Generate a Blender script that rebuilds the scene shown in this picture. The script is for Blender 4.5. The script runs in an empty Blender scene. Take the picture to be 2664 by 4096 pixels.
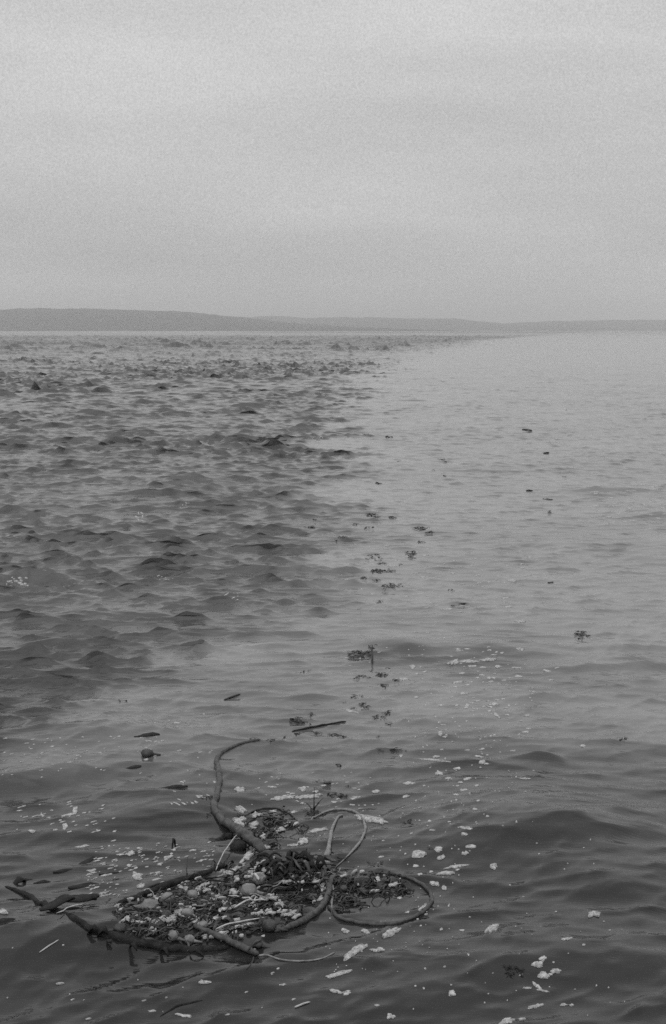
import bpy, bmesh, math, random
import numpy as np
from mathutils import Vector, Matrix, noise as mnoise

random.seed(7); RNG = np.random.default_rng(7)
S = bpy.context.scene
col = S.collection
PI = math.pi

# ------------------------------------------------------------------ camera
CAM_H = 4.0
F_PX = 50.0 / 36.0 * 4096.0           # focal length in pixels of the photograph
PITCH = math.atan((2048 - 1319) / F_PX)
cam_data = bpy.data.cameras.new('camera'); cam = bpy.data.objects.new('camera', cam_data); col.objects.link(cam)
cam_data.sensor_fit = 'VERTICAL'; cam_data.sensor_height = 36.0; cam_data.lens = 50.0
cam_data.clip_start = 0.1; cam_data.clip_end = 60000.0
cam.location = (0, 0, CAM_H); cam.rotation_euler = (PI / 2 - PITCH, 0, 0)
S.camera = cam

# ------------------------------------------------------------------ overcast sky
SUN_EL, SUN_ROT = math.radians(58), math.radians(-150)
world = bpy.data.worlds.new('World'); S.world = world; world.use_nodes = True
wn, wl = world.node_tree.nodes, world.node_tree.links
wn.clear()
def N(tree, typ, **kw):
    n = tree.nodes.new(typ)
    for k, v in kw.items():
        if k.startswith('in_'):
            n.inputs[int(k[3:]) if k[3:].isdigit() else k[3:].replace('_', ' ')].default_value = v
        else: setattr(n, k, v)
    return n
def math_n(tree, op, a, b=None, c=None, clamp=False):
    n = tree.nodes.new('ShaderNodeMath'); n.operation = op; n.use_clamp = clamp
    for i, v in enumerate((a, b, c)):
        if v is None: continue
        if isinstance(v, (int, float)): n.inputs[i].default_value = v
        else: tree.links.new(v, n.inputs[i])
    return n.outputs[0]
wt = world.node_tree
sky = N(wt, 'ShaderNodeTexSky', sky_type='NISHITA', sun_disc=False, sun_elevation=SUN_EL, sun_rotation=SUN_ROT,
        air_density=1.0, dust_density=4.0, ozone_density=1.0)
bw = N(wt, 'ShaderNodeRGBToBW'); wl.new(sky.outputs[0], bw.inputs[0])
tc = N(wt, 'ShaderNodeTexCoord')
sep = N(wt, 'ShaderNodeSeparateXYZ'); wl.new(tc.outputs['Generated'], sep.inputs[0])
ramp = N(wt, 'ShaderNodeValToRGB'); ramp.color_ramp.interpolation = 'EASE'
SKY_K = 8.0
def g(v): return (v, v, v, 1)
els = ramp.color_ramp.elements
els[0].position = 0.0; els[0].color = g(.51)
els[1].position = 1.0; els[1].color = g(.84)
for p, v in ((.02, .54), (.05, .53), (.10, .55), (.22, .63), (.34, .72), (.5, .76)):
    e = els.new(p); e.color = g(v)
wl.new(sep.outputs[2], ramp.inputs[0])
# long soft layers of cloud, stretched along the horizon
mp = N(wt, 'ShaderNodeMapping'); mp.inputs['Scale'].default_value = (2.0, 2.0, 11.0); wl.new(tc.outputs['Generated'], mp.inputs[0])
nz = N(wt, 'ShaderNodeTexNoise', in_Scale=1.6, in_Detail=5.0, in_Roughness=.5); wl.new(mp.outputs[0], nz.inputs['Vector'])
cl = math_n(wt, 'MULTIPLY_ADD', nz.outputs[0], .56, .735)
nf = N(wt, 'ShaderNodeTexNoise', in_Scale=700.0, in_Detail=1.0, in_Roughness=.6); wl.new(tc.outputs['Generated'], nf.inputs['Vector'])
cf = math_n(wt, 'MULTIPLY_ADD', nf.outputs[0], .46, .78)
over = math_n(wt, 'MULTIPLY', ramp.outputs[0], cl)
over = math_n(wt, 'MULTIPLY', over, cf)
over = math_n(wt, 'MULTIPLY', over, 1.0 / .1)
mixw = N(wt, 'ShaderNodeMix', data_type='FLOAT'); mixw.inputs[0].default_value = .93
wl.new(bw.outputs[0], mixw.inputs[2]); wl.new(over, mixw.inputs[3])
bg = N(wt, 'ShaderNodeBackground', in_Strength=.1); wl.new(mixw.outputs[0], bg.inputs[0])
wo = N(wt, 'ShaderNodeOutputWorld'); wl.new(bg.outputs[0], wo.inputs[0])

sd = bpy.data.lights.new('sun', 'SUN'); sd.energy = .6; sd.angle = math.radians(60); sd.color = (1, 1, 1)
sun = bpy.data.objects.new('sun', sd); col.objects.link(sun)
sv = Vector((math.sin(SUN_ROT) * math.cos(SUN_EL), math.cos(SUN_ROT) * math.cos(SUN_EL), math.sin(SUN_EL)))
sun.rotation_euler = sv.to_track_quat('Z', 'Y').to_euler()
sun.location = (0, 0, 40)

S.view_settings.view_transform = 'Standard'; S.view_settings.look = 'None'
S.view_settings.exposure = 0.0; S.view_settings.gamma = 1.0; S.view_settings.use_curve_mapping = False
S.render.engine = 'CYCLES'
S.cycles.use_denoising = False          # the grain of the sampling stays
S.cycles.max_bounces = 6; S.cycles.volume_bounces = 2; S.cycles.glossy_bounces = 3; S.cycles.transparent_max_bounces = 6

# ------------------------------------------------------------------ helpers
def tag(o, label=None, cat=None, group=None, kind=None):
    if label: o['label'] = label
    if cat: o['category'] = cat
    if group: o['group'] = group
    if kind: o['kind'] = kind
    return o
def empty(name, loc):
    o = bpy.data.objects.new(name, None); o.location = loc; o.empty_display_size = .1; col.objects.link(o); return o
def mesh_obj(name, V, F, mat, parent=None, smooth=True):
    me = bpy.data.meshes.new(name); me.from_pydata([tuple(v) for v in V], [], F)
    me.materials.append(mat)
    if smooth: me.polygons.foreach_set('use_smooth', [True] * len(me.polygons))
    o = bpy.data.objects.new(name, me); col.objects.link(o)
    if parent is not None:
        o.parent = parent; o.matrix_parent_inverse = Matrix.Translation(-parent.location)
    return o
def ray(px, py):
    """unit view direction through a pixel of the photograph"""
    dx, dy = (px - 1332) / F_PX, (2048 - py) / F_PX
    c, s = math.cos(PITCH), math.sin(PITCH)
    return Vector((dx, c + dy * s, -s + dy * c)).normalized()
def flat(px, py, z=0.0):
    d = ray(px, py); t = (z - CAM_H) / d.z
    return Vector((d.x * t, d.y * t, z))

# ------------------------------------------------------------------ materials
def mat(name):
    m = bpy.data.materials.new(name); m.use_nodes = True; t = m.node_tree; t.nodes.clear()
    b = t.nodes.new('ShaderNodeBsdfPrincipled'); o = t.nodes.new('ShaderNodeOutputMaterial'); t.links.new(b.outputs[0], o.inputs[0])
    return m, t, b
def organic(name, c0, c1, scale, rough, bump=.3, dist=.004, spec=.5):
    m, t, b = mat(name)
    tcn = t.nodes.new('ShaderNodeTexCoord')
    n = N(t, 'ShaderNodeTexNoise', in_Scale=scale, in_Detail=6.0, in_Roughness=.65); t.links.new(tcn.outputs['Object'], n.inputs['Vector'])
    r = t.nodes.new('ShaderNodeValToRGB'); r.color_ramp.elements[0].position = .35; r.color_ramp.elements[1].position = .68
    r.color_ramp.elements[0].color = g(c0); r.color_ramp.elements[1].color = g(c1)
    t.links.new(n.outputs[0], r.inputs[0]); t.links.new(r.outputs[0], b.inputs['Base Color'])
    b.inputs['Roughness'].default_value = rough; b.inputs['Specular IOR Level'].default_value = spec
    bp = N(t, 'ShaderNodeBump', in_Strength=bump, in_Distance=dist); t.links.new(n.outputs[0], bp.inputs['Height']); t.links.new(bp.outputs[0], b.inputs['Normal'])
    return m
M = {
 'stipe_dark': organic('kelp_stipe_dark', .006, .035, 22, .75, .9, .012, .2),
 'stipe_mid': organic('kelp_stipe_brown', .025, .10, 24, .5, .7, .008, .4),
 'stipe_pale': organic('kelp_stipe_pale', .13, .30, 26, .5, .7, .006),
 'float_pale': organic('kelp_float_pale', .09, .27, 16, .38, .9, .012),
 'float_dark': organic('kelp_float_dark', .012, .07, 16, .5, .9, .012),
 'blade': organic('kelp_blade_dark', .005, .025, 14, .65, .6, .01, .25),
 'blade_mid': organic('kelp_blade_brown', .025, .09, 18, .55, .7, .01),
 'weed': organic('rockweed_dark', .015, .06, 30, .65, .6, .01, .3),
 'straw': organic('straw_pale', .35, .6, 30, .7, .4, .003),
 'twig': organic('twig_dark', .01, .05, 30, .7, .6, .004),
 'foam': organic('sea_foam', .28, .70, 34, .9, 1.0, .02, .3),
 'hill': organic('wooded_hill', .02, .05, .01, .95, .4, 8.0, .1),
}
_t = M['foam'].node_tree; _b = [n for n in _t.nodes if n.type == 'BSDF_PRINCIPLED'][0]
_c = _t.nodes.new('ShaderNodeTexCoord'); _n = N(_t, 'ShaderNodeTexNoise', in_Scale=55.0, in_Detail=4.0, in_Roughness=.7); _t.links.new(_c.outputs['Object'], _n.inputs['Vector'])
_t.links.new(math_n(_t, 'MULTIPLY_ADD', _n.outputs[0], 4.5, -1.1, clamp=True), _b.inputs['Alpha'])
# water: one opaque murky body under a glossy surface; vertex attributes carry wind ruffle and painted brightness
m_w, t, b = mat('sea_water'); M['water'] = m_w
at_t = N(t, 'ShaderNodeAttribute', attribute_name='painted_light')
vc = math_n(t, 'MULTIPLY_ADD', at_t.outputs['Fac'], .18, .012)  # base colour lifted to stand in for stronger sky reflection
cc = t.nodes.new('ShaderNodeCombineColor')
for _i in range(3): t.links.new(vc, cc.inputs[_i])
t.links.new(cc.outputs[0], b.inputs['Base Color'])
b.inputs['IOR'].default_value = 1.333
geo = t.nodes.new('ShaderNodeNewGeometry')
at_r = N(t, 'ShaderNodeAttribute', attribute_name='ruffle'); at_f = N(t, 'ShaderNodeAttribute', attribute_name='distance_step')
def wnoise(scale, sx, sy, ang, detail=4.0, rough=.55, dist=0.0):
    mpn = t.nodes.new('ShaderNodeMapping'); mpn.inputs['Rotation'].default_value = (0, 0, ang); mpn.inputs['Scale'].default_value = (sx, sy, 1)
    t.links.new(geo.outputs['Position'], mpn.inputs[0])
    n = N(t, 'ShaderNodeTexNoise', in_Scale=scale, in_Detail=detail, in_Roughness=rough, in_Distortion=dist)
    t.links.new(mpn.outputs[0], n.inputs['Vector']); return n.outputs[0]
fine = wnoise(5.5, .30, 1.0, math.radians(-16), 5.0, .6, .4)
fine2 = wnoise(13.0, .35, 1.0, math.radians(-12), 3.0, .6, .3)
far = wnoise(.9, .5, 1.0, math.radians(4), 5.0, .62)
h1 = math_n(t, 'MULTIPLY', fine, .020)
h2 = math_n(t, 'MULTIPLY', fine2, .006)
hs = math_n(t, 'ADD', h1, h2)
rs = math_n(t, 'MULTIPLY_ADD', at_r.outputs['Fac'], .9, .34)
hs = math_n(t, 'MULTIPLY', hs, rs)
mid = wnoise(2.1, .36, 1.0, math.radians(-8), 5.0, .68, .5)
hm = math_n(t, 'MULTIPLY', mid, math_n(t, 'MULTIPLY_ADD', at_r.outputs['Fac'], .06, .016))
hs = math_n(t, 'ADD', hs, hm)
fs = math_n(t, 'MULTIPLY_ADD', at_r.outputs['Fac'], 1.6, .012)
hf = math_n(t, 'MULTIPLY', far, fs)
hf = math_n(t, 'MULTIPLY', hf, at_f.outputs['Fac'])
hs = math_n(t, 'ADD', hs, hf)
bp = N(t, 'ShaderNodeBump', in_Strength=.34, in_Distance=1.0); t.links.new(hs, bp.inputs['Height']); t.links.new(bp.outputs[0], b.inputs['Normal'])
rg = math_n(t, 'MULTIPLY', at_f.outputs['Fac'], at_r.outputs['Fac'])
rg = math_n(t, 'MULTIPLY_ADD', rg, .16, .06)
t.links.new(rg, b.inputs['Roughness'])

# ------------------------------------------------------------------ the sea
def tile(n, L, ang, lmin, lmax, slope=3.2, spread=2.0, seed=1):
    """random wave field on a periodic square: height and sideways pull, height rms = 1"""
    r = np.random.default_rng(seed)
    k = 2 * PI * np.fft.fftfreq(n, L / n); kx, ky = np.meshgrid(k, k, indexing='ij'); kk = np.hypot(kx, ky); kk[0, 0] = 1
    lam = 2 * PI / kk
    amp = kk ** (-slope / 2) * np.exp(-(lmin / lam) ** 4) * np.exp(-(lam / lmax) ** 4)
    c = (kx * math.cos(ang) + ky * math.sin(ang)) / kk
    amp *= np.abs(c) ** spread + .06
    amp[0, 0] = 0
    z = amp * (r.normal(size=(n, n)) + 1j * r.normal(size=(n, n)))
    h = np.fft.ifft2(z); s = h.real.std()
    dx = np.fft.ifft2(z * 1j * kx / kk).real / s; dy = np.fft.ifft2(z * 1j * ky / kk).real / s
    return (h.real / s).astype(np.float32), dx.astype(np.float32), dy.astype(np.float32), n, L
def samp(T, X, Y, rot=0.0):
    h, dx, dy, n, L = T
    c, s = math.cos(rot), math.sin(rot)
    u = ((X * c + Y * s) / L % 1.0) * n; v = ((-X * s + Y * c) / L % 1.0) * n
    i = u.astype(np.int32); j = v.astype(np.int32); fu = (u - i).astype(np.float32); fv = (v - j).astype(np.float32)
    i %= n; j %= n; i2 = (i + 1) % n; j2 = (j + 1) % n
    w00, w10, w01, w11 = (1 - fu) * (1 - fv), fu * (1 - fv), (1 - fu) * fv, fu * fv
    q = [a[i, j] * w00 + a[i2, j] * w10 + a[i, j2] * w01 + a[i2, j2] * w11 for a in (h, dx, dy)]
    return q[0], q[1] * c - q[2] * s, q[1] * s + q[2] * c
def smooth(e0, e1, x):
    t_ = np.clip((x - e0) / (e1 - e0), 0, 1); return t_ * t_ * (3 - 2 * t_)

f_r = 1422.0
rad = [0.3, 1.2, 2.5, 4.0, 5.2]
r = 6.0
while r < 20000:
    rad.append(r)
    near = 1.7 * r * r / (CAM_H * f_r)
    mid = (.0029 * r if r < 120 else .0029 * r * (1 + (r - 120) / 140 * .6)) if r < 260 else min(.0046 + max(r - 900, 0) / 1500 * .008, .02) * r
    r += max(min(near, mid), .006)
rad = np.array(rad)
core = np.radians(18.0); st = 1.38 / f_r
ang = list(np.arange(-core, core, st)); a = core; s_ = st
right = []
while a < PI:
    s_ = min(s_ * 1.16, .12); right.append(a); a += s_
right = np.array(right)
ang = np.concatenate([-right[::-1], np.array(ang[1:]), right])
R_, A_ = np.meshgrid(rad, ang, indexing='ij')
X = R_ * np.sin(A_); Y = R_ * np.cos(A_)
D = R_
# pixel of the photograph each point of the flat sea falls on, only used to trace the edge of the ruffled water on the ground
edge_px = [(2600, 1322.5), (2400, 1326), (2250, 1333), (2080, 1347), (1850, 1365), (1640, 1400), (1500, 1450), (1430, 1520), (1400, 1600), (1340, 1700), (1350, 1850), (1350, 2000),
           (1330, 2200), (1250, 2380), (1000, 2520), (700, 2640), (380, 2760), (220, 2850), (100, 2960), (-200, 3100), (-600, 3400), (-1200, 4000)]
ew = [flat(px, py) for px, py in edge_px]
ey = np.array([p.y for p in ew][::-1]); ex = np.array([p.x for p in ew][::-1])
Yc = np.clip(Y, ey[0], ey[-1])
bx_ = np.interp(np.log(np.maximum(Yc, 1)), np.log(ey), ex)
big = tile(512, 700, 0, 8, 200, 2.4, .2, 3)
w1, _, _ = samp(big, X, Y, .3)
w2, _, _ = samp(big, X * 9.1, Y * 9.1, 1.3)
soft = (.020 - .014 * smooth(100, 900, D)) * D + .5
w3, _, _ = samp(big, X * 37, Y * 23, 2.1)
mask = 1 - smooth(-1, 1, (X - bx_ + (w2 * .012 + w3 * .012) * D * np.clip(1.6 - D / 500, .12, 1)) / soft)
mask = np.where(Y < 1, .5, mask)
farx = (X / np.maximum(Y, 1) * F_PX + 1332)
calm = smooth(900, 1050, D) * (1 - smooth(1500, 1800, D) * smooth(800, 1200, farx))
mask = mask * (1 - .4 * calm)
gust = np.clip(1.0 + .5 * smooth(1400, 2200, D) + .28 * w1 + .30 * w2, .45, 1.45)
ruff = (mask * gust)
painted_light = np.clip((.06 + .94 * smooth(9.8, 19, D * (1 + .08 * w2))) * (1 - .5 * mask) * (1 + .10 * w2 + .06 * w3), 0, 1.2)  # sky brightness painted into the water colour, rising with distance, weaker in the chop
nearf = 1 - smooth(20, 45, D)

swell = tile(512, 131, PI / 2 + .15, 5, 16, 2.0, 2, 11)
short = tile(1024, 29, PI / 2 + .1, .16, .9, 3.6, 1.8, 21)
chop = tile(1024, 47, PI / 2 + .18, .4, 2.6, 3.4, 4.0, 12)
chop2 = tile(1024, 61, PI / 2 - .2, .35, 1.7, 3.4, 3.2, 15)
ripA = tile(1024, 17, PI / 2 + .05, .10, .75, 3.2, 1.6, 13)
ripB = tile(1024, 15, PI / 2 + .75, .09, .85, 3.2, 2.6, 14)

Z = np.zeros_like(X); DX = np.zeros_like(X); DY = np.zeros_like(X)
def add(q, amp, lam=1.0, peak=.15):
    global Z, DX, DY
    Z += (.50 * q[0] + peak * 1.5 * np.maximum(q[0] - .9, 0) ** 1.3) * amp; DX += q[1] * amp * lam * .7; DY += q[2] * amp * lam * .7
fade = 1 - smooth(1500, 6000, D)
add(samp(swell, X, Y), (.030 + .016 * mask) * fade, .6)
grow = 1 + .9 * smooth(30, 110, D) + 1.3 * smooth(150, 450, D)
add(samp(chop, X * .8, Y * 1.15), (.007 + .026 * ruff * grow) * fade, 1.7, .85)
add(samp(chop2, X * .85, Y * 1.1, .25), (.003 + .021 * ruff * grow * np.clip(.7 + .5 * w2, .2, 2)) * fade, 1.4, .6)
add(samp(short, X * .75, Y, -.1), (.0105 + .0225 * ruff * grow * np.clip(.8 + .5 * w1, .3, 2)) * (1 - smooth(500, 1200, D)), 1.2, .4)
farw = smooth(170, 330, D) * (1 - smooth(1300, 2500, D)); add(samp(chop, X * .30, Y * .42, .1), .10 * ruff * farw, 1.2, 1.0)
rf = 1 - smooth(60, 160, D)
add(samp(ripA, X * .65, Y), (.0085 + .008 * ruff) * rf * (1 - .6 * nearf), 1.0, .2)
add(samp(ripB, X, Y), (.0062 + .003 * ruff) * nearf * np.clip(1 + .5 * w2, .3, 2), .7, .2)

# separate humps and ridges the photograph shows: pixel of the crest, half length, half width, height (m), heading of the crest
def ridge(px, py, hl, hw, hgt, deg, skew=.45, bend=0.0):
    global Z
    p = flat(px, py); a_ = math.radians(deg)
    u = (X - p.x) * math.cos(a_) + (Y - p.y) * math.sin(a_); v = -(X - p.x) * math.sin(a_) + (Y - p.y) * math.cos(a_)
    v = v + bend * u * u
    w_ = np.where(v < 0, hw * (1 - skew), hw * (1 + skew))
    Z += hgt * np.exp(-(u / hl) ** 2 - (v / w_) ** 2)
for a_ in [(60, 2335, 1.0, .6, .8, 20, .5, .5), (230, 2330, .9, .35, .12, -10), (600, 2230, 1.4, .35, .16, 8), (1020, 2230, .7, .25, .14, -12),
           (1050, 2370, .8, .22, .15, 0), (380, 2480, 1.3, .30, .16, 14), (900, 2435, 1.2, .3, .09, 4), (480, 2640, .35, .18, .09, 0),
           (560, 2085, .9, .35, .20, -20), (520, 2130, 1.6, .35, .14, 22), (1100, 1890, 2.2, .5, .22, 10), (650, 1890, 1.2, .4, .14, 0), (480, 1730, 2.5, .6, .2, 5),
           (200, 1985, 1.5, .4, .14, 8), (900, 2255, .4, .2, .2, 0), (250, 2520, .8, .25, .12, 10), (160, 2460, 1.0, .25, .1, 0),
           (330, 2985, 1.5, .55, .15, 8, .3, .1), (150, 2945, .9, .4, .05, -12), (700, 3120, .7, .5, .05, 10),
           (1900, 2600, 1.1, .45, .10, 0, .3, .12), (1620, 2590, .35, .5, .10, 60), (2480, 2595, .55, .22, .07, 2), (2500, 2645, .35, .16, .06, 4), (2450, 2675, .9, .2, .07, 4),
           (2130, 2190, 1.0, .4, .06, 10), (2440, 1965, 1.2, .4, .12, 0), (2640, 2070, .7, .5, .10, 0),
           (2080, 3330, 1.1, 1.1, .20, -6, .2, .20), (180, 3800, 1.4, .45, .19, 15, .2), (900, 3905, 1.3, .4, .05, 22, .2), (120, 3130, 1.3, .5, .14, 25), (700, 3230, 1.0, .5, .07, 30), (2430, 3560, .45, .42, .07, -50, .3), (2350, 3850, .9, .5, .08, -5, .35, .3), (1650, 3960, .9, .5, .05, 20),
           (950, 3560, 1.2, .9, .03, 10), (2100, 3010, 1.6, .5, .05, 4), (2350, 3380, .8, .3, .03, 8)]:
    a_ = list(a_)
    if a_[0] < 1250 and a_[1] < 2900: a_[2] *= 1.1; a_[3] *= .34; a_[4] *= .15 if a_[2] < .95 else .24
    ridge(*a_)
lim = np.where(A_ > 100, 0, 1)
V = np.stack([X + DX, Y + DY, Z], -1).astype(np.float32).reshape(-1, 3)
nr, na = X.shape
I = np.arange(nr * na).reshape(nr, na)
# the sheet closes behind the camera: last column meets the first
Q = np.stack([I[:-1, :-1], I[:-1, 1:], I[1:, 1:], I[1:, :-1]], -1).reshape(-1, 4)[:, ::-1]
Qc = np.stack([I[:-1, -1], I[:-1, 0], I[1:, 0], I[1:, -1]], -1)[:, ::-1]
V = np.concatenate([V, np.array([[0, 0, float(Z[0].mean())]], np.float32)]); ci = len(V) - 1
Tc = np.stack([np.full(na, ci), np.roll(I[0], -1), I[0]], -1)[:, ::-1]
Q = np.concatenate([Q, Qc])
me = bpy.data.meshes.new('sea')
nq, nt = len(Q), len(Tc)
me.vertices.add(len(V)); me.vertices.foreach_set('co', V.ravel())
me.loops.add(nq * 4 + nt * 3); me.loops.foreach_set('vertex_index', np.concatenate([Q.ravel(), Tc.ravel()]).astype(np.int32))
me.polygons.add(nq + nt)
me.polygons.foreach_set('loop_start', np.concatenate([np.arange(nq) * 4, nq * 4 + np.arange(nt) * 3]).astype(np.int32))
me.update(calc_edges=True); me.validate()
me.polygons.foreach_set('use_smooth', np.zeros(len(me.polygons), bool))
for nm, arr in (('ruffle', np.clip(ruff, 0, 2)), ('painted_light', painted_light), ('distance_step', smooth(110, 500, D))):
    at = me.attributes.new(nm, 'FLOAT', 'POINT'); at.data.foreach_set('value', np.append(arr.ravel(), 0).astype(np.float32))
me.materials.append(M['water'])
sea = bpy.data.objects.new('sea', me); col.objects.link(sea)
tag(sea, 'grey sea, choppy and dark on the left, smoother and paler on the right', kind='structure')
print('sea', nr, na, len(me.polygons))
bpy.context.view_layer.update()
dg = bpy.context.evaluated_depsgraph_get(); sea_e = sea.evaluated_get(dg)
CAMV = Vector((0, 0, CAM_H))
def P(px, py, up=0.0):
    """where the sea surface lies under a pixel of the photograph"""
    ok, loc, nrm, _ = sea_e.ray_cast(CAMV, ray(px, py), distance=9000)
    p = loc.copy() if ok else flat(px, py)
    p.z += up; return p
def wz(x, y):
    ok, loc, nrm, _ = sea_e.ray_cast(Vector((x, y, 5)), Vector((0, 0, -1)))
    return loc.z if ok else 0.0
def dist(p): return (p - CAMV).length
def m_per_px(p): return dist(p) / F_PX

# ------------------------------------------------------------------ hills beyond the water
def hills(name, prof, d0, depth, label, seed, amp):
    xs = np.linspace(-6500, 8000, 1500); rows = 10
    px = 1332 + xs / d0 * F_PX
    pp = np.array(prof); top = np.interp(px, pp[:, 0], pp[:, 1])
    hgt = (1319 - top) / F_PX * d0 + CAM_H
    Vv, Ff = [], []
    for j in range(rows + 1):
        f = j / rows; prf = math.sin(min(f * 1.25, 1) * PI / 2) ** .8 if f <= .8 else math.cos((f - .8) / .2 * PI / 2 * .9)
        for i, x in enumerate(xs):
            n_ = mnoise.noise(Vector((x * .0021 + seed, f * 1.7, 0))) * .16 + mnoise.noise(Vector((x * .02, f * 6, seed))) * .03
            z = hgt[i] * (prf * (1 + n_ * (1 - prf) * 2.0)) + (amp * mnoise.noise(Vector((x * .035, f * 9, seed))) * prf + amp * .9 * mnoise.noise(Vector((x * .011, f * 5, seed))) * prf)
            Vv.append((x, d0 + (f - .8) * depth, z - 2 * (j == 0)))
    n = len(xs)
    for j in range(rows):
        for i in range(n - 1):
            a0 = j * n + i; Ff.append((a0, a0 + 1, a0 + n + 1, a0 + n))
    o = mesh_obj(name, Vv, Ff, M['hill']); tag(o, label, kind='structure'); return o
hills('near_hills', [(-2500, 1262), (-1200, 1250), (-300, 1246), (0, 1241), (200, 1236), (420, 1238), (600, 1244), (780, 1252), (900, 1264), (1000, 1275), (1150, 1290), (1400, 1308), (1700, 1321), (1800, 1325), (5000, 1325)],
      5600, 1500, 'nearer long low wooded headland fading into haze on the left', 1.7, 4)
hills('far_hills', [(-2500, 1270), (-300, 1275), (700, 1268), (1000, 1270), (1110, 1266), (1230, 1273), (1400, 1270), (1600, 1274), (1800, 1277), (1900, 1287), (1980, 1296), (2100, 1289), (2300, 1284), (2500, 1281), (2700, 1281), (3600, 1290), (5000, 1300)],
      8200, 2000, 'farther low hills, very pale in haze across the horizon', 5.2, 4)

# ------------------------------------------------------------------ air
hz_m = bpy.data.materials.new('sea_haze'); hz_m.use_nodes = True; ht = hz_m.node_tree; ht.nodes.clear()
pv = ht.nodes.new('ShaderNodeVolumePrincipled'); pv.inputs['Color'].default_value = g(.95); pv.inputs['Density'].default_value = 2.1e-4; pv.inputs['Anisotropy'].default_value = .2
ho = ht.nodes.new('ShaderNodeOutputMaterial'); ht.links.new(pv.outputs[0], ho.inputs['Volume'])
X0, X1, Y0, Y1, Z0, Z1 = -21000, 21000, -21000, 21000, -1.7, 150
haze = mesh_obj('haze', [(x, y, z) for x in (X0, X1) for y in (Y0, Y1) for z in (Z0, Z1)],
                [(0, 1, 3, 2), (4, 6, 7, 5), (0, 4, 5, 1), (2, 3, 7, 6), (0, 2, 6, 4), (1, 5, 7, 3)], hz_m, smooth=False)
tag(haze, 'thin pale haze over the water', kind='stuff')

# ------------------------------------------------------------------ builders for flotsam
def spline(pts, n):
    """Catmull-Rom through rows of numbers, n samples a span"""
    P_ = [np.array(p, float) for p in pts]; P_ = [2 * P_[0] - P_[1]] + P_ + [2 * P_[-1] - P_[-2]]
    out = []
    for i in range(1, len(P_) - 2):
        for k in range(n):
            t_ = k / n; a0, b0, c0, d0 = P_[i - 1:i + 3]
            out.append(.5 * (2 * b0 + (c0 - a0) * t_ + (2 * a0 - 5 * b0 + 4 * c0 - d0) * t_ ** 2 + (3 * b0 - a0 - 3 * c0 + d0) * t_ ** 3))
    out.append(P_[-2]); return out
def tube_geo(pts, rad_, sides=10, rough=.0, closed_ends=True, seed=0):
    V_, F_ = [], []; n = len(pts)
    for i, p in enumerate(pts):
        p = Vector(p); tn = (Vector(pts[min(i + 1, n - 1)]) - Vector(pts[max(i - 1, 0)])).normalized()
        sd_ = tn.cross(Vector((0, 0, 1)));
        if sd_.length < 1e-3: sd_ = Vector((1, 0, 0))
        sd_.normalize(); up = sd_.cross(tn).normalized()
        for k in range(sides):
            a0 = 2 * PI * k / sides
            rr = rad_[i] * (1 + rough * mnoise.noise(p * 14 + Vector((math.cos(a0), math.sin(a0), seed)) * 1.5))
            V_.append(p + sd_ * (math.cos(a0) * rr) + up * (math.sin(a0) * rr))
    for i in range(n - 1):
        for k in range(sides):
            a0 = i * sides + k; b0 = i * sides + (k + 1) % sides; F_.append((a0, b0, b0 + sides, a0 + sides))
    if closed_ends:
        F_.append(tuple(range(sides))[::-1]); F_.append(tuple((n - 1) * sides + k for k in range(sides)))
    return V_, F_
def strand(name, pts, mat_, parent=None, up=.35, lift=None, n=7, rough=.25, sides=10, taper=True):
    """a tube lying on the water: pts = (px, py, radius in px[, extra height m])"""
    rows = spline([(p[0], p[1], p[2], (p[3] if len(p) > 3 else 0)) for p in pts], n)
    W, RR = [], []
    for i, (px, py, rp, ex_) in enumerate(rows):
        p = P(px, py); rm = rp * m_per_px(p)
        p.z += rm * up + ex_ ; W.append(p); RR.append(rm)
    # ease the height so that it does not follow every ripple
    for _ in range(3):
        zz = [w.z for w in W]
        for i in range(1, len(W) - 1): W[i].z = (zz[i - 1] + 2 * zz[i] + zz[i + 1]) / 4
    for i in range(len(W)):
        nv = mnoise.noise(Vector((i * .45, rows[0][0] * .01, 2))); nw = mnoise.noise(Vector((i * .33, rows[0][1] * .01, 8)))
        W[i] = W[i] + Vector((RR[i] * .4 * nv, RR[i] * .6 * nw, RR[i] * .3 * nv)); RR[i] *= 1 + .22 * nw
    if taper: RR[0] *= .35; RR[-1] *= .35
    return mesh_obj(name, *tube_geo(W, RR, sides, rough), mat_, parent), W, RR
def ball_geo(c, rx, ry, rz, seg=14, rings=9, rough=.08, rot=0.0, seed=0.0):
    V_, F_ = [], []
    for j in range(rings + 1):
        th = PI * j / rings
        for k in range(seg):
            ph = 2 * PI * k / seg
            d = Vector((math.sin(th) * math.cos(ph), math.sin(th) * math.sin(ph), math.cos(th)))
            s0 = 1 + rough * mnoise.noise(d * 2.2 + Vector((seed, seed, 0))) * 2
            q = Vector((d.x * rx * s0, d.y * ry * s0, d.z * rz * s0))
            V_.append(Vector((c[0] + q.x * math.cos(rot) - q.y * math.sin(rot), c[1] + q.x * math.sin(rot) + q.y * math.cos(rot), c[2] + q.z)))
    for j in range(rings):
        for k in range(seg):
            a0 = j * seg + k; b0 = j * seg + (k + 1) % seg; F_.append((a0, a0 + seg, b0 + seg, b0))
    return V_, F_
def merge(parts):
    V_, F_ = [], []
    for v, f in parts:
        o_ = len(V_); V_ += list(v); F_ += [tuple(i + o_ for i in q) for q in f]
    return V_, F_
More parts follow.
